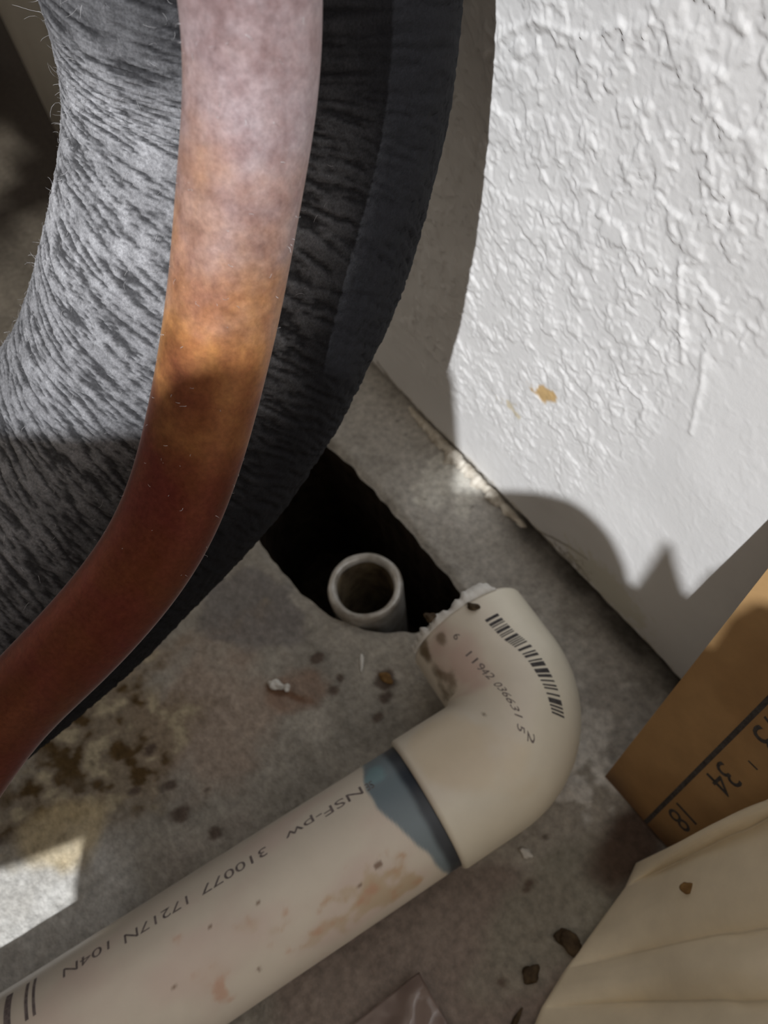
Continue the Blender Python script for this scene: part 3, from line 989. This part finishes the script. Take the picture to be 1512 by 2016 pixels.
# close the bundle down to the floor on every side
P = np.pad(grid, ((1, 1), (1, 1), (0, 0)), mode='edge')
for sl in (np.s_[0, :], np.s_[-1, :], np.s_[:, 0], np.s_[:, -1]):
    P[sl + (2,)] = 0.0004
for sl in (np.s_[0, :], np.s_[-1, :], np.s_[:, 0], np.s_[:, -1]):
    P[sl + (1,)] = np.minimum(P[sl + (1,)], -0.0405)
m1 = fbm(P[..., 0] * 90, P[..., 1] * 90, 905, 3).ravel()
tc = np.tile(np.array([0.83, 0.74, 0.57]), (m1.size, 1)) * (1 + 0.07 * m1)[:, None]
px_, py_ = P[..., 0].ravel(), P[..., 1].ravel()
cloth = link('cream_cloth', fast_mesh('cream_cloth', P, grid_faces(*P.shape[:2]), tc), M_cloth, None,
             label='folded cream cloth bundle with a small brown spot in front of the tan board', category='cloth')
CLG = grid

# ------------------------------------------------------------------ bits lying about


def chip(name, mat, loc, sx, sy, sz, seed, rot=0.0, label='', cat='debris', group=None, sub=3):
    bm = bmesh.new()
    bmesh.ops.create_icosphere(bm, subdivisions=sub, radius=1)
    r = np.random.RandomState(seed)
    ph = r.rand(6) * 6
    for vtx in bm.verts:
        p = vtx.co
        k_ = 1 + 0.28 * math.sin(3.1 * p.x + ph[0]) * math.sin(2.7 * p.y + ph[1]) + 0.2 * math.sin(5.3 * p.z + 4 * p.x + ph[2]) + 0.02 * r.normal()
        vtx.co = Vector((p.x * sx * k_, p.y * sy * k_, max(p.z, -0.6) * sz * k_))
    for f_ in bm.faces:
        f_.smooth = True
    me = bpy.data.meshes.new(name)
    bm.to_mesh(me)
    bm.free()
    o = link(name, me, mat, None, label=label, category=cat)
    if group:
        o['group'] = group
    o.location = loc
    o.rotation_euler = (0, 0, rot)
    return o


def onfloor(x_, y_, h_):
    return (x_, y_, float(floor_h(np.array([x_]), np.array([y_]))[0]) + h_)


chip('plaster_chip', M_chip_w, onfloor(0.0885, -0.0978, 0.0010), 0.0022, 0.0014, 0.0016, 1, 0.6, 'white plaster chip beside the rust mark on the concrete')
chip('plaster_crumb', M_chip_w, onfloor(0.0912, -0.0955, 0.0006), 0.0011, 0.0010, 0.0009, 2, 0.0, 'tiny pale crumb just right of the white plaster chip')
chip('plastic_sliver', M_chip_w, onfloor(0.0983, -0.0722, 0.0004), 0.0030, 0.0005, 0.0006, 3, -0.65, 'thin white sliver on the concrete between hole and elbow', 'shaving')
chip('dirt_clod', M_chip_b, onfloor(0.1925, -0.0722, 0.0008), 0.0036, 0.0022, 0.0014, 4, 0.4, 'larger dark brown dirt clod at the edge of the cream cloth')
chip('dirt_clod', M_chip_b, onfloor(0.1921, -0.0847, 0.0007), 0.0017, 0.0021, 0.0012, 5, 0.2, 'smaller round dark dirt clod on the concrete near the cream cloth')
chip('rust_flake', M_rust, onfloor(0.1070, -0.0690, 0.0005), 0.0020, 0.0013, 0.0007, 6, 0.3, 'rust-brown flake on the concrete left of the elbow')
chip('wood_splinter', M_chip_b, onfloor(0.1975, -0.0945, 0.0006), 0.0030, 0.0006, 0.0008, 7, 1.9, 'dark splinter at the bottom edge beside the cream cloth', 'splinter')
chip('dirt_crumb', M_chip_b, (0.1172, -0.0440, 0.0386), 0.0016, 0.0010, 0.0008, 8, 0.5, 'dark crumb sitting on the rim of the elbow')
chip('dirt_crumb', M_chip_b, (0.1117, -0.0545, 0.0362), 0.0014, 0.0012, 0.0009, 10, 0.9, 'dark crumb stuck to the torn edge of the elbow nearest the hole')
chip('plaster_crumb', M_chip_w, onfloor(0.1700, -0.0672, 0.0008), 0.0016, 0.0010, 0.0009, 12, 0.4, 'pale plaster crumb on the concrete below the bend of the elbow')

# crust of old plaster where the wall meets the floor
ns = 150
xs = np.linspace(0.026, 0.093, ns)
V = []
for i, xx in enumerate(xs):
    e = math.sin(math.pi * i / (ns - 1)) ** 0.4
    a = np.array([xx])
    r0 = e * (0.0024 + 0.0012 * perlin(a * 190, a * 0, 951)[0] + 0.0008 * perlin(a * 520, a * 0, 952)[0])
    for kk in range(9):
        an = math.pi * kk / 8
        rr = r0 * (1 + 0.25 * perlin(a * 400, a * 0 + kk * 0.7, 953)[0])
        V.append((xx, 0.0006 - rr * 0.55 - rr * 1.0 * math.cos(an) * -1 - 0.0008, 0.0003 + rr * 1.0 * math.sin(an)))
link('plaster_crust', fast_mesh('plaster_crust', np.array(V), grid_faces(ns, 9)), M_crust, None,
     label='crumbly cream plaster crust along the foot of the white wall', category='plaster')

# scrap of thin plastic film on the floor, apex towards the elbow
apex, lft, rgt, back = np.array((0.1754, -0.1075)), np.array((0.1745, -0.1330)), np.array((0.1945, -0.1085)), np.array((0.1945, -0.1330))
nf = 36
V = []
for i in range(nf):
    for j in range(nf):
        a, c_ = i / (nf - 1), j / (nf - 1)
        p = apex * (1 - a) * (1 - c_) + lft * a * (1 - c_) + rgt * (1 - a) * c_ + back * a * c_
        hh = 0.0022 + 0.0035 * math.exp(-((a - c_) / 0.28) ** 2) * min(1, 3 * (a + c_) + 0.15) + 0.0012 * perlin(np.array([p[0] * 170]), np.array([p[1] * 170]), 971)[0]
        V.append((p[0], p[1], hh))
film_me = fast_mesh('plastic_film', np.array(V), grid_faces(nf, nf))
film = link('plastic_film', film_me, M_film, None, label='glossy scrap of thin plastic film on the floor at the bottom edge', category='plastic film')
md = film.modifiers.new('thick', 'SOLIDIFY')
md.thickness = 0.00025

# brown spot on the cloth
i0, j0 = 64, 36
best = 1e9
for i in range(CLG.shape[0]):
    for j in range(CLG.shape[1]):
        d = abs(CLG[i, j, 0] - 0.1985) + abs(CLG[i, j, 1] + 0.0470)
        if d < best:
            best, i0, j0 = d, i, j
p0 = CLG[i0, j0]
chip('brown_speck', M_rust, (p0[0], p0[1], p0[2] + 0.0003), 0.0021, 0.0011, 0.0004, 14, 0.9, 'small brown speck stuck on the cream cloth', 'speck')

# ------------------------------------------------------------------ dim things behind the insulated pipe
V, F = lathe([(0.0, 0.0), (0.0107, 0.0), (0.0107, 0.60), (0.0090, 0.60), (0.0090, 0.50)], -0.205, -0.030, 48)
link('riser_pipe', fast_mesh('riser_pipe', V, F, np.tile(np.array([0.72, 0.68, 0.6]), (len(V), 1))), M_pvc, None,
     label='white plastic pipe standing upright far behind the insulated pipe', category='pipe')
c = catmull([(-0.36, -0.05, 0.035), (-0.33, -0.12, 0.034), (-0.30, -0.25, 0.034), (-0.29, -0.40, 0.034)], 14)
T, N1, N2 = frames(c, (0, 0, 1))
th = np.linspace(0, 2 * np.pi, 40, endpoint=False)
P = c[:, None, :] + 0.033 * (np.cos(th)[None, :, None] * N1[:, None, :] + np.sin(th)[None, :, None] * N2[:, None, :])
P = np.concatenate([np.repeat(c[:1, None, :], 40, 1), P, np.repeat(c[-1:, None, :], 40, 1)], 0)
link('foam_hose', fast_mesh('foam_hose', P, grid_faces(len(P), 40, True)[:, ::-1]), M_darkfoam, None,
     label='dark foam-covered hose lying on the floor far behind the insulated pipe', category='hose')
